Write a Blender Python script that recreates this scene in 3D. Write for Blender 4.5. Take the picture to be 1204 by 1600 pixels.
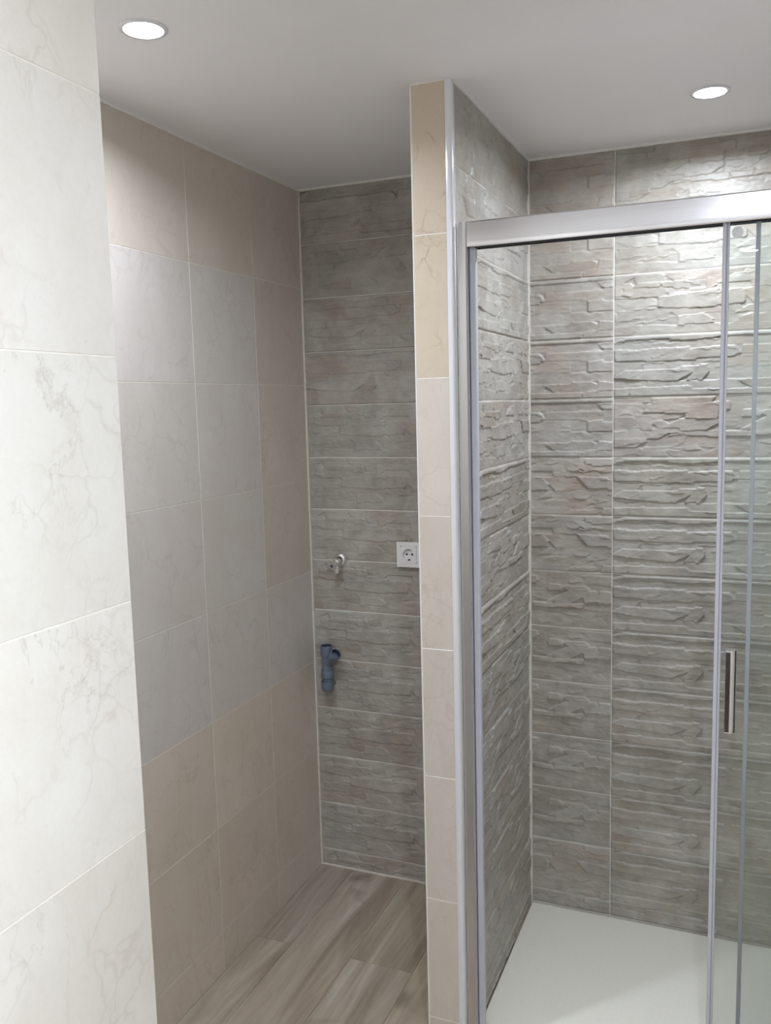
import bpy, bmesh, math, random
import numpy as np
from mathutils import Matrix, Vector

for o in list(bpy.data.objects):
    bpy.data.objects.remove(o)
scene = bpy.context.scene
COL = scene.collection

# ------------------------------------------------------------------ camera
EYE = 1.6419
RIGHT = Vector((0.92435022, 0.38072003, -0.02507833))
UP = Vector((-0.02355271, 0.12253957, 0.99218412))
FWD = Vector((-0.38081746, 0.91653495, -0.12223647))
cam_data = bpy.data.cameras.new('camera')
cam = bpy.data.objects.new('camera', cam_data)
COL.objects.link(cam)
rot = Matrix((RIGHT, UP, -FWD)).transposed().to_4x4()
cam.matrix_world = Matrix.Translation((0, 0, EYE)) @ rot
cam_data.sensor_fit = 'VERTICAL'
cam_data.sensor_height = 32.0
cam_data.lens = 32.0 * 1360.87 / 1600.0
cam_data.clip_start = 0.02
scene.camera = cam

# ------------------------------------------------------------------ world, daylight, exposure
world = bpy.data.worlds.new('world')
scene.world = world
world.use_nodes = True
bg = world.node_tree.nodes.get('Background') or world.node_tree.nodes.new('ShaderNodeBackground')
bg.inputs[0].default_value = (0.78, 0.88, 1.0, 1)
bg.inputs[1].default_value = 1.0

# layout (metres), x along the back wall, y into the room, z up
H = 2.35
XL, YE = -0.755, 0.925            # near left wall plane and where it ends
XN = -1.3826                      # left wall of the niche
YB = 2.6505                       # back wall
XS, XPT, XPL, YP = -0.6165, -0.6323, -0.7147, 1.9224   # partition
XR, YR = 0.62, -1.6               # right wall, rear wall
ZT = 0.0139                       # top of the shower tray
WY0, WY1, WZ0, WZ1 = -0.80, 0.20, 0.80, 2.12            # window opening in the right wall

def area_light(name, loc, rot, size, sy, power, color, shape='RECTANGLE', spread=math.pi):
    d = bpy.data.lights.new(name, 'AREA')
    d.shape = shape; d.size = size; d.energy = power; d.color = color; d.spread = spread
    if shape in ('RECTANGLE', 'ELLIPSE'): d.size_y = sy
    o = bpy.data.objects.new(name, d); COL.objects.link(o)
    o.location = loc; o.rotation_euler = rot
    return o
DAYLIGHT = 25.5
LAMP = 8.0
area_light('window_daylight', (XR + 0.115, (WY0 + WY1) / 2, (WZ0 + WZ1) / 2), (0, math.pi / 2, 0),
           WZ1 - WZ0 - 0.06, WY1 - WY0 - 0.06, DAYLIGHT, (0.80, 0.88, 1.0))

vs = scene.view_settings
vs.view_transform = 'Standard'; vs.look = 'None'; vs.gamma = 1.0
vs.use_curve_mapping = False
vs.exposure = 0.90

# ------------------------------------------------------------------ helpers
def lin(r, g, b):
    f = lambda c: (c / 255 / 12.92) if c / 255 <= 0.04045 else ((c / 255 + 0.055) / 1.055) ** 2.4
    return (f(r), f(g), f(b), 1.0)

def link(name, mesh, mat=None, parent=None):
    o = bpy.data.objects.new(name, mesh); COL.objects.link(o)
    if mat is not None and len(mesh.materials) == 0: mesh.materials.append(mat)
    if parent is not None: o.parent = parent
    return o

def tag(o, label=None, cat=None, group=None, kind=None):
    if label: o['label'] = label
    if cat: o['category'] = cat
    if group: o['group'] = group
    if kind: o['kind'] = kind
    return o

def empty(name, loc=(0, 0, 0), rz=0.0):
    o = bpy.data.objects.new(name, None); COL.objects.link(o)
    o.location = loc; o.rotation_euler = (0, 0, rz); o.empty_display_size = 0.05
    return o

def to_mesh(bm, name, smooth=False, angle=None):
    bmesh.ops.recalc_face_normals(bm, faces=bm.faces[:])
    me = bpy.data.meshes.new(name); bm.to_mesh(me); bm.free()
    if smooth:
        for p in me.polygons: p.use_smooth = True
        if angle is not None:
            me.set_sharp_from_angle(angle=angle)
    return me

def add_box(bm, x0, x1, y0, y1, z0, z1, bevel=0.0, seg=1):
    r = bmesh.ops.create_cube(bm, size=1.0)
    vsx = r['verts']
    bmesh.ops.scale(bm, vec=(abs(x1 - x0), abs(y1 - y0), abs(z1 - z0)), verts=vsx)
    bmesh.ops.translate(bm, vec=((x0 + x1) / 2, (y0 + y1) / 2, (z0 + z1) / 2), verts=vsx)
    if bevel > 0:
        es = list({e for v in vsx for e in v.link_edges})
        bmesh.ops.bevel(bm, geom=es, offset=bevel, segments=seg, affect='EDGES', profile=0.6)
    return bm

def box_mesh(name, *a, bevel=0.0, seg=1, smooth=False):
    bm = bmesh.new(); add_box(bm, *a, bevel=bevel, seg=seg)
    return to_mesh(bm, name, smooth, math.radians(40) if smooth else None)

def boxes_mesh(name, lst, bevel=0.0):
    bm = bmesh.new()
    for a in lst: add_box(bm, *a, bevel=bevel)
    return to_mesh(bm, name)

def lathe(bm, prof, seg=40, mat=None, close_start=False, close_end=False):
    """prof: (r, z) pairs turned about local z; mat moves the result"""
    rings = []
    for r, z in prof:
        rings.append([bm.verts.new((r * math.cos(2 * math.pi * k / seg), r * math.sin(2 * math.pi * k / seg), z)) for k in range(seg)])
    for a, b in zip(rings[:-1], rings[1:]):
        for k in range(seg):
            bm.faces.new((a[k], a[(k + 1) % seg], b[(k + 1) % seg], b[k]))
    if close_start: bm.faces.new(rings[0][::-1])
    if close_end: bm.faces.new(rings[-1])
    if mat is not None:
        for ring in rings:
            for v in ring: v.co = mat @ v.co
    return rings

def extrude_profile(bm, pts, z0, z1, to3d):
    """closed 2-D outline pts swept from z0 to z1; to3d(a, b, z) -> xyz"""
    A = [bm.verts.new(to3d(a, b, z0)) for a, b in pts]
    B = [bm.verts.new(to3d(a, b, z1)) for a, b in pts]
    n = len(pts)
    for i in range(n):
        bm.faces.new((A[i], A[(i + 1) % n], B[(i + 1) % n], B[i]))
    bm.faces.new(A[::-1]); bm.faces.new(B)

def tube(bm, path, radii, seg=20, cap=True):
    path = [Vector(p) for p in path]
    n = len(path)
    if not hasattr(radii, '__len__'): radii = [radii] * n
    prev = None; rings = []
    for i, p in enumerate(path):
        t = (path[min(i + 1, n - 1)] - path[max(i - 1, 0)]).normalized()
        if prev is None:
            a = t.orthogonal().normalized()
        else:
            a = (prev - t * prev.dot(t)).normalized()
        prev = a; b = t.cross(a)
        rings.append([bm.verts.new(p + (a * math.cos(2 * math.pi * k / seg) + b * math.sin(2 * math.pi * k / seg)) * radii[i]) for k in range(seg)])
    for A, B in zip(rings[:-1], rings[1:]):
        for k in range(seg):
            bm.faces.new((A[k], A[(k + 1) % seg], B[(k + 1) % seg], B[k]))
    if cap:
        bm.faces.new(rings[0][::-1]); bm.faces.new(rings[-1])

# ------------------------------------------------------------------ materials
class NT:
    def __init__(self, name):
        self.m = bpy.data.materials.new(name); self.m.use_nodes = True
        self.t = self.m.node_tree; self.t.nodes.clear()
        self.out = self.n('ShaderNodeOutputMaterial')
    def n(self, typ, **kw):
        nd = self.t.nodes.new(typ)
        for k, v in kw.items(): setattr(nd, k, v)
        return nd
    def l(self, a, b): self.t.links.new(a, b)
    def math(self, op, a, b=None, c=None, clamp=False):
        nd = self.n('ShaderNodeMath', operation=op, use_clamp=clamp)
        for i, v in enumerate((a, b, c)):
            if v is None: continue
            if isinstance(v, (int, float)): nd.inputs[i].default_value = v
            else: self.l(v, nd.inputs[i])
        return nd.outputs[0]
    def mix(self, fac, a, b, mode='MIX'):
        nd = self.n('ShaderNodeMix', data_type='RGBA', blend_type=mode)
        for i, v in ((0, fac), (6, a), (7, b)):
            if isinstance(v, (int, float)): nd.inputs[i].default_value = v
            elif isinstance(v, tuple): nd.inputs[i].default_value = v
            else: self.l(v, nd.inputs[i])
        return nd.outputs[2]
    def ramp(self, fac, stops, interp='LINEAR'):
        nd = self.n('ShaderNodeValToRGB'); nd.color_ramp.interpolation = interp
        els = nd.color_ramp.elements
        while len(els) < len(stops): els.new(0.5)
        for e, (p, c) in zip(els, stops):
            e.position = p; e.color = c if isinstance(c, tuple) else (c, c, c, 1)
        self.l(fac, nd.inputs[0]); return nd.outputs[0]
    def noise(self, vec, scale, detail=3.0, rough=0.55, distort=0.0):
        nd = self.n('ShaderNodeTexNoise')
        nd.inputs['Scale'].default_value = scale; nd.inputs['Detail'].default_value = detail
        nd.inputs['Roughness'].default_value = rough; nd.inputs['Distortion'].default_value = distort
        self.l(vec, nd.inputs['Vector']); return nd.outputs['Fac']
    def coords(self, per_object=True, scale=(1, 1, 1), rot=(0, 0, 0)):
        tc = self.n('ShaderNodeTexCoord'); mp = self.n('ShaderNodeMapping')
        mp.inputs['Scale'].default_value = scale; mp.inputs['Rotation'].default_value = rot
        self.l(tc.outputs['Object'], mp.inputs['Vector'])
        if per_object:
            oi = self.n('ShaderNodeObjectInfo')
            cb = self.n('ShaderNodeCombineXYZ')
            self.l(self.math('MULTIPLY', oi.outputs['Random'], 37.0), cb.inputs[0])
            self.l(self.math('MULTIPLY', oi.outputs['Random'], 91.0), cb.inputs[1])
            self.l(self.math('MULTIPLY', oi.outputs['Random'], 53.0), cb.inputs[2])
            self.l(cb.outputs[0], mp.inputs['Location'])
            self.oi = oi
        return mp.outputs[0]
    def principled(self, color, rough, metal=0.0, bump=None, bump_strength=0.1, bump_dist=0.002, spec=0.5, coat=0.0):
        p = self.n('ShaderNodeBsdfPrincipled')
        for key, v in (('Base Color', color), ('Roughness', rough), ('Metallic', metal)):
            if isinstance(v, (int, float, tuple)): p.inputs[key].default_value = v
            else: self.l(v, p.inputs[key])
        p.inputs['Specular IOR Level'].default_value = spec
        if coat:
            p.inputs['Coat Weight'].default_value = coat; p.inputs['Coat Roughness'].default_value = 0.1
        if bump is not None:
            b = self.n('ShaderNodeBump'); b.inputs['Strength'].default_value = bump_strength
            b.inputs['Distance'].default_value = bump_dist
            self.l(bump, b.inputs['Height']); self.l(b.outputs[0], p.inputs['Normal'])
        self.l(p.outputs[0], self.out.inputs[0]); return p

def mat_marble():
    """object colour tints the slab, object alpha says how strongly it is veined"""
    t = NT('cream_marble')
    v = t.coords()
    big = t.noise(v, 4.0, 4, 0.55, 0.3)
    vs_ = t.n('ShaderNodeMapping'); vs_.inputs['Scale'].default_value = (1.0, 1.0, 0.38); vs_.inputs['Rotation'].default_value = (0, 0.42, 0)
    t.l(v, vs_.inputs[0])
    streak = t.noise(vs_.outputs[0], 16.0, 5, 0.6, 0.5)
    base = t.ramp(big, [(0.25, lin(217, 209, 199)), (0.5, lin(222, 215, 206)), (0.75, lin(227, 221, 213))])
    base = t.mix(t.ramp(streak, [(0.38, 0.0), (0.80, 0.26)]), base, lin(204, 190, 174))
    # soft grey hairlines
    vn = t.noise(vs_.outputs[0], 5.5, 7, 0.66, 0.9)
    d = t.math('ABSOLUTE', t.math('SUBTRACT', vn, 0.5))
    vein = t.ramp(d, [(0.0, 1.0), (0.006, 0.3), (0.014, 0.0)])
    patch = t.ramp(t.noise(v, 3.1, 2, 0.5), [(0.45, 0.0), (0.62, 1.0)])
    base = t.mix(t.math('MULTIPLY', t.math('MULTIPLY', vein, patch), 0.30), base, lin(150, 138, 124))
    # brown crackle network
    wob = t.n('ShaderNodeTexNoise'); wob.inputs['Scale'].default_value = 14.0; wob.inputs['Detail'].default_value = 3
    t.l(v, wob.inputs['Vector'])
    ad = t.n('ShaderNodeVectorMath', operation='MULTIPLY_ADD'); t.l(wob.outputs['Color'], ad.inputs[0]); ad.inputs[1].default_value = (0.09, 0.09, 0.09); t.l(v, ad.inputs[2])
    vo = t.n('ShaderNodeTexVoronoi', feature='DISTANCE_TO_EDGE'); vo.inputs['Scale'].default_value = 13.0
    t.l(ad.outputs[0], vo.inputs['Vector'])
    crack = t.ramp(vo.outputs['Distance'], [(0.0, 1.0), (0.02, 0.45), (0.06, 0.0)])
    patch2 = t.ramp(t.noise(v, 8.0, 3, 0.6), [(0.46, 0.0), (0.62, 1.0)])
    k = t.math('MULTIPLY', t.math('MULTIPLY', crack, patch2), t.math('MULTIPLY', t.oi.outputs['Alpha'], 0.5))
    base = t.mix(k, base, lin(140, 106, 80))
    spots = t.ramp(t.noise(v, 75.0, 2, 0.5), [(0.72, 0.0), (0.84, 0.35)])
    base = t.mix(spots, base, lin(176, 160, 138))
    fine = t.noise(v, 120.0, 4, 0.7)
    base = t.mix(t.ramp(fine, [(0.35, 0.0), (0.8, 0.16)]), base, lin(196, 184, 168))
    base = t.mix(1.0, base, t.oi.outputs['Color'], 'MULTIPLY')
    t.principled(base, 0.28, bump=streak, bump_strength=0.02, bump_dist=0.001, spec=0.5)
    return t.m

def mat_stone():
    t = NT('split_stone_relief_tile')
    v = t.coords()
    at = t.n('ShaderNodeAttribute', attribute_name='stone'); sep = t.n('ShaderNodeSeparateColor')
    t.l(at.outputs['Color'], sep.inputs[0])
    n1 = t.noise(v, 11.0, 5, 0.6, 0.6)
    n2 = t.noise(v, 4.0, 3, 0.55, 0.3)
    sc = t.n('ShaderNodeMapping'); sc.inputs['Scale'].default_value = (0.5, 1, 1.6); t.l(v, sc.inputs[0])
    n3 = t.noise(sc.outputs[0], 60.0, 5, 0.65, 0.3)
    base = t.ramp(n1, [(0.28, lin(152, 147, 140)), (0.5, lin(170, 166, 158)), (0.74, lin(186, 182, 175))])
    # brown and pinkish clouds that follow single stones
    brown = t.math('MULTIPLY', t.ramp(n2, [(0.42, 0.0), (0.66, 1.0)]), t.math('ADD', t.math('MULTIPLY', sep.outputs[0], 0.75), 0.25))
    base = t.mix(t.math('MULTIPLY', brown, 0.52), base, lin(154, 134, 116))
    blotch = t.ramp(t.noise(v, 17.0, 3, 0.5, 0.8), [(0.60, 0.0), (0.72, 1.0)])
    base = t.mix(t.math('MULTIPLY', blotch, 0.25), base, lin(134, 120, 108))
    base = t.mix(t.ramp(n3, [(0.45, 0.0), (0.75, 0.18)]), base, lin(118, 110, 100))
    val = t.math('ADD', t.math('MULTIPLY', sep.outputs[1], 0.10), 0.95)
    cb = t.n('ShaderNodeCombineColor')
    for i in range(3): t.l(val, cb.inputs[i])
    base = t.mix(1.0, base, cb.outputs[0], 'MULTIPLY')
    base = t.mix(1.0, base, t.oi.outputs['Color'], 'MULTIPLY')
    h = t.math('ADD', t.math('MULTIPLY', n3, 0.4), t.noise(sc.outputs[0], 22.0, 4, 0.6, 0.5))
    t.principled(base, 0.42, bump=h, bump_strength=0.20, bump_dist=0.002, spec=0.45)
    return t.m

def mat_wood():
    t = NT('wood_look_porcelain')
    v = t.coords()
    s1 = t.n('ShaderNodeMapping'); s1.inputs['Scale'].default_value = (1.0, 0.09, 1.0); t.l(v, s1.inputs[0])
    g1 = t.noise(s1.outputs[0], 14.0, 5, 0.6, 1.2)
    s2 = t.n('ShaderNodeMapping'); s2.inputs['Scale'].default_value = (1.0, 0.05, 1.0); t.l(v, s2.inputs[0])
    g2 = t.noise(s2.outputs[0], 70.0, 4, 0.6, 0.2)
    base = t.ramp(g1, [(0.26, lin(144, 130, 116)), (0.46, lin(172, 160, 145)), (0.58, lin(188, 177, 163)), (0.72, lin(208, 200, 189))])
    base = t.mix(t.ramp(g2, [(0.4, 0.0), (0.75, 0.32)]), base, lin(142, 126, 108))
    knot = t.ramp(t.noise(v, 6.0, 2, 0.5, 0.4), [(0.68, 0.0), (0.78, 0.6)])
    base = t.mix(knot, base, lin(116, 104, 92))
    base = t.mix(1.0, base, t.oi.outputs['Color'], 'MULTIPLY')
    t.principled(base, 0.38, bump=g2, bump_strength=0.06, bump_dist=0.001)
    return t.m

def mat_plain(name, col, rough=0.5, metal=0.0, nscale=None, namp=0.06, bump=0.0, spec=0.5, coat=0.0):
    t = NT(name)
    v = t.coords(False)
    n = t.noise(v, nscale or 20.0, 3)
    lo = tuple(c * (1 - namp) for c in col[:3]) + (1,); hi = tuple(min(1, c * (1 + namp)) for c in col[:3]) + (1,)
    t.principled(t.ramp(n, [(0.3, lo), (0.7, hi)]), rough, metal, bump=n if bump else None, bump_strength=bump, spec=spec, coat=coat)
    return t.m

def mat_brushed(name, col, rough, vertical):
    t = NT(name)
    v = t.coords(False, scale=(1, 1, 0.02) if vertical else (0.02, 1, 1))
    n = t.noise(v, 600.0, 2)
    k = 0.02 if vertical else 0.12
    t.principled(col, t.ramp(n, [(0.3, rough * (1 - k)), (0.7, rough * (1 + k))]), 1.0, bump=None if vertical else n, bump_strength=0.015, bump_dist=0.0005)
    return t.m

def mat_glass():
    t = NT('clear_shower_glass')
    tr = t.n('ShaderNodeBsdfTransparent'); tr.inputs[0].default_value = (0.955, 0.975, 0.968, 1)
    gl = t.n('ShaderNodeBsdfGlossy'); gl.inputs['Roughness'].default_value = 0.01
    fr = t.n('ShaderNodeFresnel'); fr.inputs[0].default_value = 1.5
    sm = t.noise(t.coords(False), 3.0, 2)
    fac = t.math('ADD', fr.outputs[0], t.math('MULTIPLY', sm, 0.004))
    mx = t.n('ShaderNodeMixShader'); t.l(fac, mx.inputs[0]); t.l(tr.outputs[0], mx.inputs[1]); t.l(gl.outputs[0], mx.inputs[2])
    t.l(mx.outputs[0], t.out.inputs[0]); return t.m

def mat_emit(name, col, strength):
    t = NT(name); e = t.n('ShaderNodeEmission')
    e.inputs[0].default_value = col; e.inputs[1].default_value = strength
    t.l(e.outputs[0], t.out.inputs[0]); return t.m

M = dict(
    marble=mat_marble(), stone=mat_stone(), wood=mat_wood(),
    grout=mat_plain('pale_grout', lin(236, 232, 224), 0.8, nscale=60, namp=0.06),
    grout_marble=mat_plain('beige_marble_grout', lin(222, 215, 205), 0.8, nscale=60, namp=0.06),
    grout_floor=mat_plain('floor_grout', lin(150, 136, 118), 0.85, nscale=60),
    ceiling=mat_plain('white_ceiling_paint', lin(238, 236, 236), 0.55, nscale=8, namp=0.01, bump=0.01),
    plaster=mat_plain('painted_plaster', lin(214, 208, 200), 0.6, nscale=6, namp=0.02),
    silicone=mat_plain('white_silicone', lin(232, 229, 224), 0.4, nscale=50, namp=0.03),
    trimpvc=mat_plain('white_glossy_edge_trim', lin(218, 218, 222), 0.16, nscale=30, namp=0.01, coat=0.4),
    tray=mat_plain('cream_resin_tray', lin(234, 231, 219), 0.42, nscale=180, namp=0.02, bump=0.03),
    alu=mat_brushed('bright_anodised_aluminium', (0.74, 0.73, 0.755, 1), 0.20, False),
    alu_v=mat_brushed('satin_aluminium_profile', (0.66, 0.65, 0.66, 1), 0.26, True),
    alu_dark=mat_plain('dark_rail_slot', (0.05, 0.05, 0.055, 1), 0.5, nscale=40),
    seal=mat_plain('translucent_grey_seal', lin(192, 193, 203), 0.3, nscale=30, namp=0.02),
    chrome=mat_plain('polished_chrome', (0.86, 0.86, 0.88, 1), 0.07, 1.0, nscale=20, namp=0.02),
    chrome_reflection=mat_plain('painted_dark_reflection', (0.10, 0.095, 0.10, 1), 0.12, 1.0, nscale=20, namp=0.05),  # dark colour imitating a reflection in the chrome handle
    glass=mat_glass(),
    pvc=mat_plain('blue_grey_drain_pvc', lin(104, 114, 131), 0.36, nscale=25, namp=0.06),
    pvc_dark=mat_plain('pipe_bore', lin(52, 60, 76), 0.6, nscale=25),
    socket=mat_plain('white_socket_plastic', lin(236, 234, 233), 0.3, nscale=40, namp=0.01),
    black=mat_plain('black_hole', (0.012, 0.012, 0.012, 1), 0.6),
    brass=mat_plain('earth_contact_metal', (0.6, 0.58, 0.55, 1), 0.3, 1.0),
    blue=mat_plain('blue_cap', lin(74, 82, 98), 0.4),
    door=mat_plain('white_lacquer', lin(232, 230, 226), 0.35, nscale=10, namp=0.01),
    lamp=mat_emit('led_lens', (1.0, 0.985, 0.96, 1), 14.0),
)

# ------------------------------------------------------------------ the room shell
T = 0.12
GB = 0.0007   # grout lies this far behind a marble face
def structure(name, mesh, mat, label=None):
    o = link(name, mesh, mat); o['kind'] = 'structure'
    if label: o['label'] = label
    return o

floor = structure('floor', box_mesh('floor', XN - T, XR + T, YR - T, YB + T, -0.10, -0.0015), M['grout_floor'], 'wood-look plank floor with thin grout joints')
ceiling = structure('ceiling', box_mesh('ceiling', XN - T, XR + T, YR - T, YB + T, H, H + 0.1), M['ceiling'], 'plain white painted ceiling with recessed spots')
wall_back = structure('wall_back', box_mesh('wall_back', XN - T, XR + T, YB + 0.0038, YB + T, -0.0015, H), M['grout'], 'back wall clad in grey split-stone relief tiles')
wall_niche = structure('wall_niche', box_mesh('wall_niche', XN - T, XN - GB, YE - 0.1, YB + 0.003, -0.0015, H), M['grout_marble'], 'left wall of the niche in cream marble tiles')
wall_left = structure('wall_left', box_mesh('wall_left', XN - T, XL - GB, YR, YE - 0.002, -0.0015, H), M['grout_marble'], 'bright near left wall in pale marble tiles')
wall_partition = structure('wall_partition', box_mesh('wall_partition', XPL + 0.003, XS - 0.0038, YP + GB, YB + 0.003, -0.0015, H), M['grout'], 'narrow partition between niche and shower')
wall_rear = structure('wall_rear', box_mesh('wall_rear', XL - GB, XR, YR - T, YR, -0.0015, H), M['plaster'], 'rear wall behind the viewer')
wall_right = structure('wall_right', boxes_mesh('wall_right', [
    (XR, XR + T, YR, WY0, -0.0015, H), (XR, XR + T, WY1, YB + 0.003, -0.0015, H),
    (XR, XR + T, WY0, WY1, -0.0015, WZ0), (XR, XR + T, WY0, WY1, WZ1, H)]), M['plaster'], 'right wall with a window')

# ------------------------------------------------------------------ marble tiles
tile_cache = {}
def marble_mesh(w, h, th=0.008):
    key = (round(w, 4), round(h, 4))
    if key not in tile_cache:
        c = 0.0006
        # back rim, front rim, chamfer; local x width, z height, front at y = 0
        v = []
        for y, i in ((th, 0), (c, 0), (0, c)):
            v += [(i, y, i), (w - i, y, i), (w - i, y, h - i), (i, y, h - i)]
        f = [(8, 9, 10, 11)]
        for a, b in ((0, 4), (4, 8)):
            for k in range(4):
                f.append((a + k, a + (k + 1) % 4, b + (k + 1) % 4, b + k))
        me = bpy.data.meshes.new('marble_tile'); me.from_pydata(v, [], f); me.update()
        me.materials.append(M['marble'])
        tile_cache[key] = me
    return tile_cache[key]

def marble_tile(parent, origin, rz, w, h, tint):
    g = 0.0010
    o = link('tile', marble_mesh(w - 2 * g, h - 2 * g), None, parent)
    dx, dy = math.cos(rz), math.sin(rz)
    o.location = (origin[0] + dx * g, origin[1] + dy * g, origin[2] + g)
    o.rotation_euler = (0, 0, rz)
    o.color = (*tint[:3], tint[3] if len(tint) > 3 else 0.3)
    return o

rng = random.Random(7)
def jitter(c, a=0.02):
    k = 1 + rng.uniform(-a, a)
    return tuple(x * k * (1 + rng.uniform(-a, a) * 0.3) for x in c)

GREY = (0.87, 0.88, 0.905)
WARM = (0.91, 0.865, 0.825)
WARM2 = (0.85, 0.82, 0.79)

# left wall of the niche (faces +x): columns at v1, v2 and the corner
cols = [YE, 1.3504, 1.6790, 2.0076, 2.3362, YB - 0.002]
cols[1] = 1.3504
rows = [H - 0.001] + [2.0311 - 0.3184 * k for k in range(7)] + [0.001]
for c in range(5):
    for r in range(8):
        z1, z0 = rows[r], rows[r + 1]
        if r == 0: tint = WARM2
        elif r <= 4: tint = GREY if (c < 4 or r == 4) else WARM2
        else: tint = WARM
        marble_tile(wall_niche, (XN, cols[c], z0), math.pi / 2, cols[c + 1] - cols[c], z1 - z0, jitter(tint))

# near left wall (faces +x)
ycs = [YE - 0.3250 * k for k in range(9)]
ycs = ycs[:8] + [YR]
rows = [H - 0.001] + [2.0340 - 0.3218 * k for k in range(7)] + [0.001]
for c in range(8):
    for r in range(8):
        z1, z0 = rows[r], rows[r + 1]
        marble_tile(wall_left, (XL, ycs[c + 1], z0), math.pi / 2, ycs[c] - ycs[c + 1], z1 - z0, jitter((0.95, 0.96, 0.965), 0.02))

# end face of the partition (faces -y)
rows = [H - 0.001] + [2.0225 - 0.3218 * k for k in range(7)] + [0.001]
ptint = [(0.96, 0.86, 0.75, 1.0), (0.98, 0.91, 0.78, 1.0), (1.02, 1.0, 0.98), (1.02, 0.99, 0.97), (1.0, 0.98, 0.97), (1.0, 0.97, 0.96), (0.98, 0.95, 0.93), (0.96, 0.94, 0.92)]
for r in range(8):
    z1, z0 = rows[r], rows[r + 1]
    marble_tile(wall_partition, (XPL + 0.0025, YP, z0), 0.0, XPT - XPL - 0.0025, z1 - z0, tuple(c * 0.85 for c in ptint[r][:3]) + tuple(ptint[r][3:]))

# ------------------------------------------------------------------ split-stone relief tiles
TW, TH = 0.5566, 0.17595
def value_noise(u, v, sx, sy, seed):
    r = np.random.RandomState(seed); N = 64
    L = r.rand(N, N)
    x = u / sx; y = v / sy
    xi = np.floor(x).astype(int); yi = np.floor(y).astype(int)
    fx = x - xi; fy = y - yi
    fx = fx * fx * (3 - 2 * fx); fy = fy * fy * (3 - 2 * fy)
    g = lambda a, b: L[a % N, b % N]
    return (g(xi, yi) * (1 - fx) + g(xi + 1, yi) * fx) * (1 - fy) + (g(xi, yi + 1) * (1 - fx) + g(xi + 1, yi + 1) * fx) * fy

class Mould:
    """ledges of one cast tile: wavy courses split into single stones"""
    def __init__(self, seed):
        r = random.Random(seed); self.seed = seed
        n = 7
        t = [r.uniform(0.6, 1.4) for _ in range(n)]; s = sum(t)
        self.base = [sum(t[:k]) / s * TH for k in range(1, n)]
        self.knots = []
        for k in range(n - 1):
            xs_, ys_ = [-0.02], [r.uniform(-1, 1)]
            while xs_[-1] < TW + 0.03:
                st = r.choice([0.012, 0.02, 0.05, 0.07, 0.10])
                xs_.append(xs_[-1] + st)
                ys_.append(max(-1.3, min(1.3, ys_[-1] + r.uniform(-1.1, 1.1))))
                if r.random() < 0.35:      # a broken edge: the line jumps
                    xs_.append(xs_[-1] + 0.003); ys_.append(max(-1.3, min(1.3, ys_[-1] + r.choice([-1.2, 1.2]))))
            self.knots.append((xs_, [y * 0.0048 for y in ys_]))
        self.courses = []
        for k in range(n):
            x = r.uniform(-0.08, 0.0); stones = []
            while x < TW + 0.05:
                w = r.uniform(0.04, 0.17)
                hgt = r.choice([0.0008, 0.0016, 0.0026, 0.0036, 0.0050]) + r.uniform(-0.0004, 0.0004)
                if stones and r.random() < 0.45: hgt = stones[-1][3]
                stones.append((x, x + w, r.choice([0, 0, 0.2, -0.3, 0.8, -0.9, 1.8, -1.6]), hgt,
                               r.uniform(-0.0007, 0.0009), r.uniform(-0.0010, 0.0010), r.random(), r.random()))
                x += w
            self.courses.append(stones)
        # short broken ledges: a sharp lip on one side that fades out on the other
        self.chips = [(r.uniform(0, TW), r.uniform(0.006, TH - 0.006), r.uniform(0.010, 0.042), r.uniform(-0.12, 0.12),
                       r.choice([1, 1, -1]), r.uniform(0.0009, 0.0026), r.uniform(0.006, 0.016), r.uniform(0, 6)) for _ in range(30)]
    def sample(self, U, V):
        jag = (value_noise(U, V, 0.006, 0.004, self.seed + 5) - 0.5) * 0.0010
        Vv = V + jag
        idx = np.zeros(U.shape, int)
        bounds = []
        for b, (kx, ky) in zip(self.base, self.knots):
            line = b + np.interp(U, kx, ky); bounds.append(line); idx += (Vv > line)
        h = np.zeros(U.shape); brown = np.zeros(U.shape); val = np.zeros(U.shape)
        edges = [0.0] + self.base + [TH]
        for k, stones in enumerate(self.courses):
            c = (edges[k] + edges[k + 1]) / 2; ht = edges[k + 1] - edges[k]
            for (a, b, sl, hg, tv, tu, br, vl) in stones:
                off = sl * (V - c) + jag
                m = (idx == k) & (U >= a + off) & (U < b + off)
                hh = hg + tv * (V - c) / ht * 1.6 + tu * (U - (a + b) / 2) / (b - a)
                h[m] = hh[m]; brown[m] = br; val[m] = vl
        for (cu, cv, L, sl, sg, A, fall, ph) in self.chips:
            du = (U - cu) / L
            line = cv + sl * (U - cu) + 0.0016 * np.sin(U * 160 + ph) + jag
            dv = (V - line) * sg
            win = np.clip(1.15 - du * du * 1.15, 0, 1)
            h += np.where((dv > 0) & (np.abs(du) < 1), A * np.exp(-dv / fall) * np.sqrt(win), 0.0)
        h += (value_noise(U, V, 0.030, 0.012, self.seed + 1) - 0.5) * 0.0010
        h += (value_noise(U, V, 0.010, 0.006, self.seed + 2) - 0.5) * 0.0007
        return np.clip(h, 0, 0.0072), brown ** 1.6, val

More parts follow.
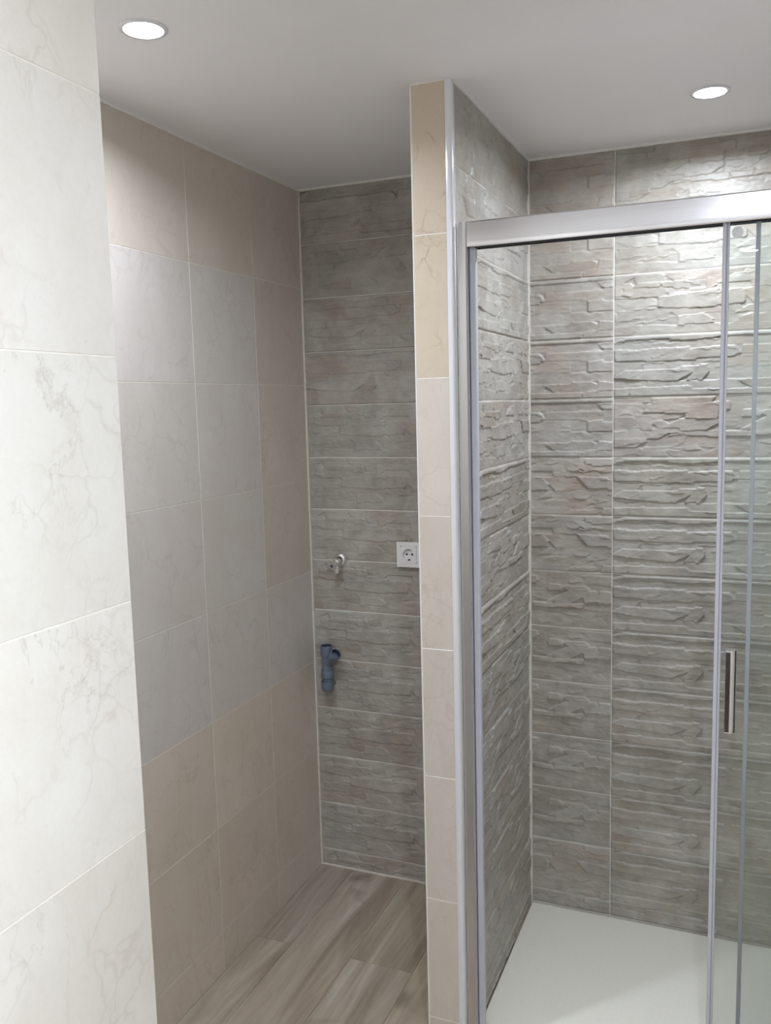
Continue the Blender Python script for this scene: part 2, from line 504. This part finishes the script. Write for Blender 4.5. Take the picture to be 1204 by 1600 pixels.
MOULDS = [Mould(s) for s in (11, 24, 58)]
stone_cache = {}
BASE = 0.0065
def stone_mesh(k, u0, u1, v0, v1):
    key = (k, round(u0, 4), round(u1, 4), round(v0, 4), round(v1, 4))
    if key in stone_cache: return stone_cache[key]
    nx = max(8, int((u1 - u0) / 0.0030)); nz = max(6, int((v1 - v0) / 0.0018))
    us = np.linspace(u0, u1, nx + 1); vz = np.linspace(v0, v1, nz + 1)
    U, V = np.meshgrid(us, vz, indexing='ij')
    h, br, vl = MOULDS[k].sample(U, V)
    # the cast face runs down to a plain rim
    e = np.minimum(np.minimum(U - u0, u1 - U), np.minimum(V - v0, v1 - V))
    h = h * np.clip(e / 0.004 + 0.25, 0, 1)
    X = U - u0; Z = V - v0; Y = -(BASE + h)
    P = np.stack([X, Y, Z], -1).reshape(-1, 3)
    nv = len(P)
    I = np.arange((nx + 1) * (nz + 1)).reshape(nx + 1, nz + 1)
    quads = np.stack([I[:-1, :-1], I[1:, :-1], I[1:, 1:], I[:-1, 1:]], -1).reshape(-1, 4)
    # skirts
    sk_v, sk_f = [], []
    def skirt(seq):
        base = nv + len(sk_v)
        for i in seq: sk_v.append(P[i])
        for i in seq: sk_v.append((P[i][0], 0.0, P[i][2]))
        n = len(seq)
        for j in range(n - 1): sk_f.append((base + j, base + n + j, base + n + j + 1, base + j + 1))
    skirt(I[:, 0]); skirt(I[::-1, -1]); skirt(I[0, ::-1]); skirt(I[-1, :])
    verts = np.concatenate([P, np.array(sk_v)]); faces = np.concatenate([quads, np.array(sk_f)])
    me = bpy.data.meshes.new('relief_tile')
    me.vertices.add(len(verts)); me.vertices.foreach_set('co', verts.astype(np.float32).ravel())
    me.loops.add(faces.size); me.loops.foreach_set('vertex_index', faces.astype(np.int32).ravel())
    me.polygons.add(len(faces)); me.polygons.foreach_set('loop_start', (np.arange(len(faces)) * 4).astype(np.int32))
    me.polygons.foreach_set('use_smooth', np.ones(len(faces), bool))
    me.update(calc_edges=True); me.validate()
    at = me.attributes.new('stone', 'FLOAT_COLOR', 'POINT')
    cols_ = np.zeros((len(verts), 4), np.float32); cols_[:, 3] = 1
    cols_[:nv, 0] = br.ravel(); cols_[:nv, 1] = vl.ravel()
    at.data.foreach_set('color', cols_.ravel())
    me.materials.append(M['stone'])
    stone_cache[key] = me
    return me

srows = [H - 0.0005] + [2.1729 - 0.17595 * k for k in range(13)] + [0.0005]
def stone_wall(parent, origin, rz, columns, front, zbase, seed):
    """columns: (start, end, u0) measured along the wall from origin"""
    r = random.Random(seed); dx, dy = math.cos(rz), math.sin(rz)
    for ci, (a, b, u0) in enumerate(columns):
        last = None
        for k in range(14):
            z1, z0 = srows[k], max(srows[k + 1], zbase)
            mk = r.randrange(3) if (last is None or r.random() < 0.5) else last
            last = mk
            g = 0.0011
            h = z1 - z0 - 2 * g; w = b - a - 2 * g
            v0 = 0.0 if h > 0.15 else TH - h - g
            me = stone_mesh(mk, u0, u0 + w, v0, v0 + h)
            o = link('relief_tile', me, None, parent)
            o.location = (origin[0] + dx * (a + g), origin[1] + dy * (a + g), z0 + g)
            o.rotation_euler = (0, 0, rz)
            kk = 1 + r.uniform(-0.05, 0.05)
            o.color = (kk * (1 + r.uniform(-0.015, 0.02)), kk, kk * (1 - r.uniform(-0.01, 0.02)), 1)

YF = YB + 0.010         # tile backs; mean face lies at YB
# the back wall: the core is set back so the tiles are bedded in it
stone_wall(wall_back, (XN, YF, 0), 0.0, [(0.0, 0.5566, 0.0), (0.5566, XPL - XN - 0.001, 0.0)], None, 0.0005, 3)
XB0 = XS + 0.001
stone_wall(wall_back, (0, YF, 0), 0.0, [(XB0, -0.3656, 0.30), (-0.3656, 0.1910, 0.0), (0.1910, XR - 0.010, 0.0)], None, ZT + 0.0005, 4)
XF = XS - 0.010
stone_wall(wall_partition, (XF, 0, 0), math.pi / 2, [(YP + 0.013, 2.0935, 0.38), (2.0935, YB - 0.001, 0.0)], None, ZT + 0.0005, 5)
stone_wall(wall_right, (XR + 0.0062, 0, 0), -math.pi / 2, [(-YB + 0.001, -2.0935, 0.0), (-2.0935, -1.9300, 0.0)], None, ZT + 0.0005, 6)

# ------------------------------------------------------------------ floor planks
g = 0.0009
seams = [XN + 0.001, -1.26, -1.06, -0.86, -0.66, -0.46, -0.26, -0.06, 0.14, 0.34, 0.54, XR - 0.001]
prng = random.Random(5)
for i in range(len(seams) - 1):
    a, b = seams[i], seams[i + 1]
    y0 = 2.187 if i % 2 == 0 else 2.187 - 0.6
    js = sorted([y0 + 1.2 * k for k in range(-4, 2)])
    ends = [YR] + [j for j in js if YR + 0.05 < j < YB - 0.02] + [YB - 0.001]
    for s, e in zip(ends[:-1], ends[1:]):
        # the planks stop at the walls and at the shower tray
        if b <= XL + 0.02: s = max(s, YE)
        elif a < XL: 
            s = max(s, YE)
        if a >= -0.70: e = min(e, YP + 0.010)
        elif b > XPL and a < XPL: pass
        if e - s < 0.03: continue
        me = box_mesh('plank', g, b - a - g, g, e - s - g, -0.006, 0.0, bevel=0.0006)
        o = link('plank', me, M['wood'], floor)
        o.location = (a, s, 0)
        k = prng.uniform(0.9, 1.06); o.color = (k, k * prng.uniform(0.97, 1.0), k * prng.uniform(0.93, 1.0), 1)

# ------------------------------------------------------------------ sealant lines and edge trims
tn = [0]
def trim(mesh, mat, label):
    tn[0] += 1
    return structure('trim_%d' % tn[0], mesh, mat, label)
s = 0.006
trim(box_mesh('bead', XN - 0.001, XPL + 0.003, YB - 0.009, YB + 0.002, H - s, H), M['silicone'], 'white sealant line along the ceiling over the niche back wall')
trim(box_mesh('bead', XS - 0.004, XR, YB - 0.009, YB + 0.002, H - s, H), M['silicone'], 'white sealant line along the ceiling over the shower back wall')
trim(box_mesh('bead', XN - 0.001, XN + 0.005, YE, YB, H - s, H), M['silicone'], 'white sealant line along the ceiling over the niche left wall')
trim(box_mesh('bead', XS - 0.004, XS + 0.004, YP + 0.012, YB, H - s, H), M['silicone'], 'white sealant line along the ceiling over the partition side')
trim(box_mesh('bead', XN - 0.001, XN + 0.004, YB - 0.007, YB + 0.002, 0, H), M['grout_marble'], 'pale grout line in the niche corner')
trim(box_mesh('bead', XS - 0.003, XS + 0.0045, YB - 0.0075, YB + 0.002, ZT, H), M['grout_marble'], 'pale grout line in the shower corner')
trim(box_mesh('bead', XN, XPL, YB - 0.006, YB + 0.004, 0, 0.004), M['grout_marble'], 'grout line between niche wall and floor')
# thin bright edge strip on the niche side of the partition end
trim(box_mesh('edge', XPL - 0.0005, XPL + 0.0030, YP - 0.0005, YP + 0.05, 0, H, bevel=0.0008), M['silicone'], 'thin white edge on the niche side of the partition')
# rounded white corner trim on the shower side of the partition end
bm = bmesh.new()
w_, d_ = XS - XPT, 0.016
pts = [(XPT, YP + 0.010), (XPT, YP - 0.001)]
for k in range(9):
    a = math.radians(180 + 90 * 0) ; ang = math.radians(90 - 90 * k / 8)
    pts.append((XS - 0.0075 + 0.0075 * math.cos(ang), YP - 0.003 + 0.0075 - 0.0075 * math.sin(ang)))
pts += [(XS, YP + d_), (XPT + 0.004, YP + d_)]
extrude_profile(bm, pts, 0, H - 0.0005, lambda a, b, z: (a, b, z))
trim(to_mesh(bm, 'corner_trim', True, math.radians(35)), M['trimpvc'], 'rounded white corner trim on the partition end')

# ------------------------------------------------------------------ shower tray
bm = bmesh.new(); add_box(bm, XS + 0.0045, XR - 0.008, YP + 0.012, YB - 0.008, -0.0010, ZT, bevel=0.003, seg=2)
tray = empty('shower_tray', (0, 2.29, 0))
tag(tray, 'flat cream resin shower tray filling the floor behind the glass', 'shower tray')
o = link('tray_slab', to_mesh(bm, 'tray_slab', True, math.radians(40)), M['tray'], tray); o.location = (0, -2.29, 0)
bm = bmesh.new(); lathe(bm, [(0.0, 0.0025), (0.055, 0.0025), (0.058, 0.0015), (0.058, 0.0)], 36)
o = link('drain_cover', to_mesh(bm, 'drain_cover', True, math.radians(40)), M['chrome'], tray); o.location = (0.36, 2.29 - 2.29, ZT)

# ------------------------------------------------------------------ shower enclosure
RY0, RY1 = 1.940, 1.988
enc = empty('shower_enclosure', (XS, 1.96, ZT))
tag(enc, 'aluminium framed shower enclosure with top rail and fixed glass panel', 'shower screen')
def part(name, mesh, mat, parent, label=None):
    o = link(name, mesh, mat, parent)
    # shapes are modelled in world coordinates; a sub-part hangs from a part that already stands at the origin
    if parent.parent is None: o.matrix_parent_inverse = Matrix.Translation(parent.location).inverted()
    if label: o['label'] = label
    return o
bpy.context.view_layer.update()
# wall profile: flat satin face, raised inner lip
bm = bmesh.new()
prof = [(XS + 0.0006, RY0), (XS + 0.0215, RY0), (XS + 0.0235, RY0 - 0.0012), (XS + 0.0245, RY0), (XS + 0.0245, RY1 - 0.006), (XS + 0.0006, RY1 - 0.006)]
extrude_profile(bm, prof, ZT + 0.0006, 2.046, lambda a, b, z: (a, b, z))
part('wall_profile', to_mesh(bm, 'wall_profile'), M['alu_v'], enc, 'satin aluminium upright fixed to the partition')
bm = bmesh.new()
add_box(bm, XS + 0.0250, XS + 0.0400, 1.956, 1.972, ZT + 0.001, 1.992, bevel=0.003, seg=3)
part('magnetic_seal', to_mesh(bm, 'magnetic_seal', True, math.radians(50)), M['seal'], enc, 'pale grey closing seal')
# top rail: a channel open below, softly crowned face
bm = bmesh.new()
zb, zt = 1.9895, 2.0455
pts = [(RY0 + 0.001, zb)]
for k in range(7):
    f = k / 6; pts.append((RY0 - 0.0003 * math.sin(math.pi * f), zb + 0.002 + (zt - zb - 0.005) * f))
pts += [(RY0 + 0.003, zt), (RY1 - 0.003, zt), (RY1, zt - 0.003), (RY1, zb), (RY1 - 0.003, zb), (RY1 - 0.003, zt - 0.004), (RY0 + 0.004, zt - 0.004), (RY0 + 0.004, zb)]
extrude_profile(bm, pts, XS + 0.0247, XR - 0.009, lambda a, b, z: (z, a, b))
rail = part('top_rail', to_mesh(bm, 'top_rail', True, math.radians(30)), M['alu'], enc, 'bright aluminium top rail')
part('track_insert', box_mesh('track_insert', XS + 0.0260, XR - 0.010, RY0 + 0.0045, RY1 - 0.0035, zt - 0.03, zt - 0.0045), M['alu_dark'], enc)
part('track_lip', box_mesh('track_lip', XS + 0.0260, XR - 0.010, RY0 + 0.0165, RY0 + 0.0185, zb - 0.0015, zt - 0.03), M['alu_dark'], enc)
# floor guide
part('floor_guide', box_mesh('floor_guide', XS + 0.041, XR - 0.010, 1.950, 1.984, ZT + 0.0008, ZT + 0.010, bevel=0.002), M['alu_v'], enc)
# fixed glass panel, edge strip
FX = 0.0085
part('fixed_glass', box_mesh('fixed_glass', FX + 0.004, XR - 0.010, 1.975, 1.981, ZT + 0.011, zb + 0.012), M['glass'], enc, 'fixed clear glass panel')
part('panel_edge_strip', box_mesh('panel_edge_strip', FX, FX + 0.009, 1.9725, 1.9835, ZT + 0.011, zb + 0.0145, bevel=0.002, seg=2, smooth=True), M['seal'], enc, 'pale vertical edge strip')

# ------------------------------------------------------------------ sliding glass door
SX = -0.0540
door = empty('sliding_shower_door', (SX, 1.958, ZT + 0.011))
tag(door, 'clear glass sliding shower door with grey edge profile and chrome handle', 'shower door')
bpy.context.view_layer.update()
part('glass_pane', box_mesh('glass_pane', SX + 0.006, XR - 0.060, 1.955, 1.961, ZT + 0.012, zb + 0.006), M['glass'], door)
bm = bmesh.new()
add_box(bm, SX, SX + 0.0085, 1.9505, 1.9655, ZT + 0.0115, zb + 0.008, bevel=0.003, seg=3)
part('edge_profile', to_mesh(bm, 'edge_profile', True, math.radians(50)), M['seal'], door, 'grey rounded closing profile')
part('edge_gasket', box_mesh('edge_gasket', SX + 0.0086, SX + 0.0135, 1.9525, 1.9635, ZT + 0.0115, zb + 0.008, bevel=0.0015, seg=2, smooth=True), M['seal'], door)
# chrome handle: hooked channel section
bm = bmesh.new()
hx, hy = -0.0300, 1.9545
outer = [(hx, hy), (hx, hy - 0.022), (hx + 0.0012, hy - 0.024), (hx + 0.011, hy - 0.024)]
for k in range(1, 10):
    a = math.radians(90 - 90 * k / 9); outer.append((hx + 0.011 + 0.011 * math.cos(a), hy - 0.010 - 0.014 * math.sin(a)))
outer += [(hx + 0.022, hy)]
extrude_profile(bm, outer, 0.925, 1.106, lambda a, b, z: (a, b, z))
hd = part('handle', to_mesh(bm, 'handle', True, math.radians(30)), M['chrome'], door, 'tall polished chrome pull handle')
part('grip_reflection', box_mesh('grip_reflection', hx + 0.0010, hx + 0.0098, hy - 0.0246, hy - 0.0232, 0.927, 1.103, bevel=0.0004), M['chrome_reflection'], hd)  # strip added to paint the viewer's dark reflection on the handle front
# roller
bm = bmesh.new()
lathe(bm, [(0.0, 0.0), (0.010, 0.0), (0.011, 0.002), (0.011, 0.005), (0.0, 0.006)], 24, Matrix.Translation((-0.026, 1.9548, 1.970)) @ Matrix.Rotation(math.pi / 2, 4, 'X'))
part('roller', to_mesh(bm, 'roller', True, math.radians(40)), M['trimpvc'], door)

# ------------------------------------------------------------------ recessed downlights
def downlight(x, y, r, label, power, spread=2.8):
    d = empty('recessed_downlight', (x, y, H))
    tag(d, label, 'ceiling light', 'recessed ceiling downlights')
    bm = bmesh.new()
    lathe(bm, [(r + 0.009, 0.0), (r + 0.009, -0.0018), (r + 0.006, -0.0034), (r + 0.001, -0.0034), (r, -0.0018), (r, 0.0)], 48)
    link('ring', to_mesh(bm, 'ring', True, math.radians(50)), M['trimpvc'], d)
    bm = bmesh.new()
    lathe(bm, [(r - 0.0003, -0.0004), (r - 0.0006, -0.0016), (r * 0.6, -0.0024), (0.002, -0.0026)], 48, close_end=True)
    link('lens', to_mesh(bm, 'lens', True, math.radians(50)), M['lamp'], d, )
    area_light('downlight_beam', (x, y, H - 0.0060), (0, 0, 0), 2 * r * 0.95, 0, power, (0.82, 0.89, 1.0), 'DISK', spread)
downlight(-1.0590, 1.430, 0.036, 'round lit downlight in the ceiling over the niche, beside the near left wall', LAMP * 0.58)
downlight(-0.0975, 2.278, 0.036, 'round lit downlight in the ceiling inside the shower, above the rail', LAMP * 0.70, 2.9)
downlight(0.10, 0.24, 0.036, 'round lit downlight in the ceiling over the viewer', LAMP, 3.05)
downlight(0.0, -0.85, 0.036, 'round lit downlight in the ceiling near the rear wall', LAMP)

# ------------------------------------------------------------------ drain pipe fitting on the niche wall
px, py = -1.3190, YB - 0.0360
pipe = empty('drain_pipe_fitting', (px, py, 0.66))
tag(pipe, 'blue-grey plastic Y-branch drain pipe fitting on the niche wall', 'drain pipe')
bpy.context.view_layer.update()
bm = bmesh.new()
# tight bend out of the wall, then upright
path = [(px, YB - 0.001, 0.684), (px, py + 0.020, 0.684)]
for k in range(1, 7):
    a = math.radians(90 * k / 6); path.append((px, py + 0.020 - 0.020 * math.sin(a), 0.684 + 0.020 * (1 - math.cos(a))))
path += [(px, py, 0.745), (px, py, 0.800)]
tube(bm, path, [0.013] * 3 + [0.015] * 3 + [0.018] * (len(path) - 6), 28)
part('pipe_bend', to_mesh(bm, 'pipe_bend', True, math.radians(45)), M['pvc'], pipe)
def socket_cup(name, base, axis, r, length, bore):
    q = Vector((0, 0, 1)).rotation_difference(Vector(axis).normalized()).to_matrix().to_4x4()
    m = Matrix.Translation(base) @ q
    bm = bmesh.new()
    lathe(bm, [(r - 0.005, 0), (r - 0.001, 0.002), (r, 0.005), (r, length - 0.002), (r - 0.0008, length), (r - 0.0028, length), (r - 0.0028, length - 0.001)], 32, m)
    c = part(name, to_mesh(bm, name, True, math.radians(45)), M['pvc'], pipe)
    bm = bmesh.new()
    lathe(bm, [(r - 0.0027, length - 0.0008), (r - 0.0036, length - bore), (0.0005, length - bore - 0.001)], 32, m, close_end=True)
    part('bore', to_mesh(bm, 'bore', True, math.radians(45)), M['pvc_dark'], c)
socket_cup('top_socket', (px, py, 0.785), (0, 0, 1), 0.0215, 0.040, 0.034)
socket_cup('lower_socket', (px, py, 0.708), (0, 0, 1), 0.0215, 0.030, 0.002)
socket_cup('bend_socket', (px, py - 0.001, 0.668), (0, -0.10, 1), 0.0210, 0.032, 0.002)
bd = Vector((0.68, -0.26, 0.68)).normalized()
bm = bmesh.new()
b0 = Vector((px, py, 0.760)); tube(bm, [b0, b0 + bd * 0.050], 0.0170, 26)
part('branch', to_mesh(bm, 'branch', True, math.radians(45)), M['pvc'], pipe)
socket_cup('branch_socket', tuple(b0 + bd * 0.036), tuple(bd), 0.0195, 0.030, 0.026)

# ------------------------------------------------------------------ angle valve
vx, vz = -1.270, 1.122
valve = empty('angle_valve', (vx, YB, vz))
tag(valve, 'small chrome angle valve tap on the niche wall beside the socket', 'valve')
bpy.context.view_layer.update()
mY = Matrix.Translation((vx, YB - 0.004, vz)) @ Matrix.Rotation(math.pi / 2, 4, 'X')
bm = bmesh.new()
lathe(bm, [(0.0235, -0.004), (0.0235, 0.001), (0.021, 0.006), (0.013, 0.010), (0.011, 0.010)], 36, mY)
part('escutcheon', to_mesh(bm, 'escutcheon', True, math.radians(40)), M['chrome'], valve)
mY = mY @ Matrix.Rotation(math.radians(9), 4, 'X')
bm = bmesh.new()
lathe(bm, [(0.0095, 0.006), (0.0095, 0.022), (0.0125, 0.024), (0.0125, 0.038), (0.0085, 0.041), (0.0085, 0.048)], 8, mY, close_end=True)
part('body', to_mesh(bm, 'body', True, math.radians(40)), M['chrome'], valve)
bm = bmesh.new()
prof = [(0.0090, 0.047), (0.0125, 0.049), (0.0130, 0.066), (0.0110, 0.070), (0.006, 0.0705)]
rings = lathe(bm, prof, 10, mY, close_end=True)
kn = part('knob', to_mesh(bm, 'knob', True, math.radians(40)), M['chrome'], valve)
bm = bmesh.new(); lathe(bm, [(0.0058, 0.0700), (0.0055, 0.0722), (0.0003, 0.0724)], 20, mY, close_end=True)
part('cap', to_mesh(bm, 'cap', True, math.radians(40)), M['blue'], kn)
bm = bmesh.new()
mO = Matrix.Translation((vx, YB - 0.035, vz - 0.006)) @ Matrix.Rotation(math.pi, 4, 'X')
lathe(bm, [(0.0085, 0.009), (0.0085, 0.018), (0.0112, 0.019), (0.0112, 0.030), (0.0085, 0.031), (0.0085, 0.036), (0.006, 0.036), (0.006, 0.030)], 24, mO)
part('outlet', to_mesh(bm, 'outlet', True, math.radians(40)), M['chrome'], valve)

# ------------------------------------------------------------------ wall socket
sx, sz, sy = -1.0165, 1.1505, YB - 0.0068
sock = empty('wall_socket', (sx, sy, sz))
tag(sock, 'white square two-pin wall socket on the niche wall next to the partition', 'socket')
bpy.context.view_layer.update()
hw = 0.0415
bm = bmesh.new()
fr = [(-hw, -hw, hw, hw)]
# frame as four mitred bars around the insert
inn = 0.0285
for (a, b, c, d) in ((-hw, -hw, hw, -inn), (-hw, inn, hw, hw), (-hw, -inn, -inn, inn), (inn, -inn, hw, inn)):
    add_box(bm, sx + a, sx + c, sy - 0.0095, sy + 0.006, sz + b, sz + d)
part('frame', to_mesh(bm, 'frame'), M['socket'], sock)
# insert with a round well
bm = bmesh.new()
N = 48; R0 = 0.0200; yf = sy - 0.0105; hi = inn - 0.0004
outer_v, inner_v = [], []
for k in range(N):
    a = 2 * math.pi * (k + 0.5) / N; c, s_ = math.cos(a), math.sin(a); m = max(abs(c), abs(s_))
    outer_v.append(bm.verts.new((sx + hi * c / m, yf, sz + hi * s_ / m)))
    inner_v.append(bm.verts.new((sx + R0 * c, yf, sz + R0 * s_)))
for k in range(N): bm.faces.new((outer_v[k], outer_v[(k + 1) % N], inner_v[(k + 1) % N], inner_v[k]))
rim = [bm.verts.new((v.co.x, sy + 0.004, v.co.z)) for v in outer_v]
for k in range(N): bm.faces.new((outer_v[k], rim[k], rim[(k + 1) % N], outer_v[(k + 1) % N]))
well = [bm.verts.new((sx + (v.co.x - sx) * 0.96, yf + 0.010, sz + (v.co.z - sz) * 0.96)) for v in inner_v]
for k in range(N): bm.faces.new((inner_v[k], inner_v[(k + 1) % N], well[(k + 1) % N], well[k]))
bm.faces.new(well)
ins = part('insert', to_mesh(bm, 'insert', True, math.radians(30)), M['socket'], sock)
for dx_ in (-0.0095, 0.0095):
    bm = bmesh.new(); lathe(bm, [(0.0038, 0), (0.0036, 0.0006), (0.0003, 0.0006)], 16, Matrix.Translation((sx + dx_, yf + 0.0102, sz)) @ Matrix.Rotation(math.pi / 2, 4, 'X'), close_end=True)
    part('pin_hole', to_mesh(bm, 'pin_hole'), M['black'], ins)
bm = bmesh.new(); lathe(bm, [(0.0024, 0), (0.0022, 0.0010), (0.0003, 0.0010)], 16, Matrix.Translation((sx, yf + 0.0102, sz)) @ Matrix.Rotation(math.pi / 2, 4, 'X'), close_end=True)
part('screw', to_mesh(bm, 'screw'), M['brass'], ins)
for sgn in (-1, 1):
    part('earth_clip', box_mesh('earth_clip', sx - 0.0028, sx + 0.0028, yf + 0.0005, yf + 0.0105, sz + sgn * 0.0172 - 0.0012, sz + sgn * 0.0172 + 0.0012), M['brass'] if sgn > 0 else M['black'], ins)

# ------------------------------------------------------------------ window and door behind the viewer
win = empty('window_1', (XR, (WY0 + WY1) / 2, WZ0)); win['kind'] = 'structure'; win['label'] = 'white framed window in the right wall'
bpy.context.view_layer.update()
fw = 0.045
bm = bmesh.new()
for a in ((WY0, WY1, WZ0, WZ0 + fw), (WY0, WY1, WZ1 - fw, WZ1), (WY0, WY0 + fw, WZ0 + fw, WZ1 - fw), (WY1 - fw, WY1, WZ0 + fw, WZ1 - fw)):
    add_box(bm, XR + 0.03, XR + 0.085, a[0], a[1], a[2], a[3])
ym = (WY0 + WY1) / 2
add_box(bm, XR + 0.032, XR + 0.083, ym - 0.03, ym + 0.03, WZ0 + fw, WZ1 - fw)
part('window_frame', to_mesh(bm, 'window_frame'), M['door'], win)
for a, b in ((WY0 + fw, ym - 0.03), (ym + 0.03, WY1 - fw)):
    part('pane', box_mesh('pane', XR + 0.055, XR + 0.059, a, b, WZ0 + fw, WZ1 - fw), M['glass'], win)
part('window_sill', box_mesh('window_sill', XR - 0.03, XR + 0.03, WY0 - 0.02, WY1 + 0.02, WZ0 - 0.02, WZ0, bevel=0.003), M['marble'], win)

dr = empty('door_1', (0, YR, 0)); dr['kind'] = 'structure'; dr['label'] = 'white panelled door in the rear wall'
bpy.context.view_layer.update()
part('leaf', box_mesh('leaf', -0.45, 0.27, YR + 0.001, YR + 0.035, 0.006, 2.03, bevel=0.002), M['door'], dr)
for z0, z1 in ((0.15, 0.95), (1.10, 1.90)):
    part('panel', box_mesh('panel', -0.35, 0.17, YR + 0.034, YR + 0.042, z0, z1, bevel=0.006), M['door'], dr)
bm = bmesh.new(); tube(bm, [(0.20, YR + 0.034, 1.02), (0.20, YR + 0.085, 1.02), (0.19, YR + 0.09, 1.02), (0.08, YR + 0.09, 1.02)], 0.008, 14)
part('door_handle', to_mesh(bm, 'door_handle', True, math.radians(40)), M['chrome'], dr)
for a in ((-0.53, -0.455, 0, 2.11), (0.275, 0.35, 0, 2.11), (-0.455, 0.275, 2.035, 2.11)):
    part('casing', box_mesh('casing', a[0], a[1], YR + 0.001, YR + 0.02, a[2] + 0.0005, a[3], bevel=0.003), M['door'], dr)
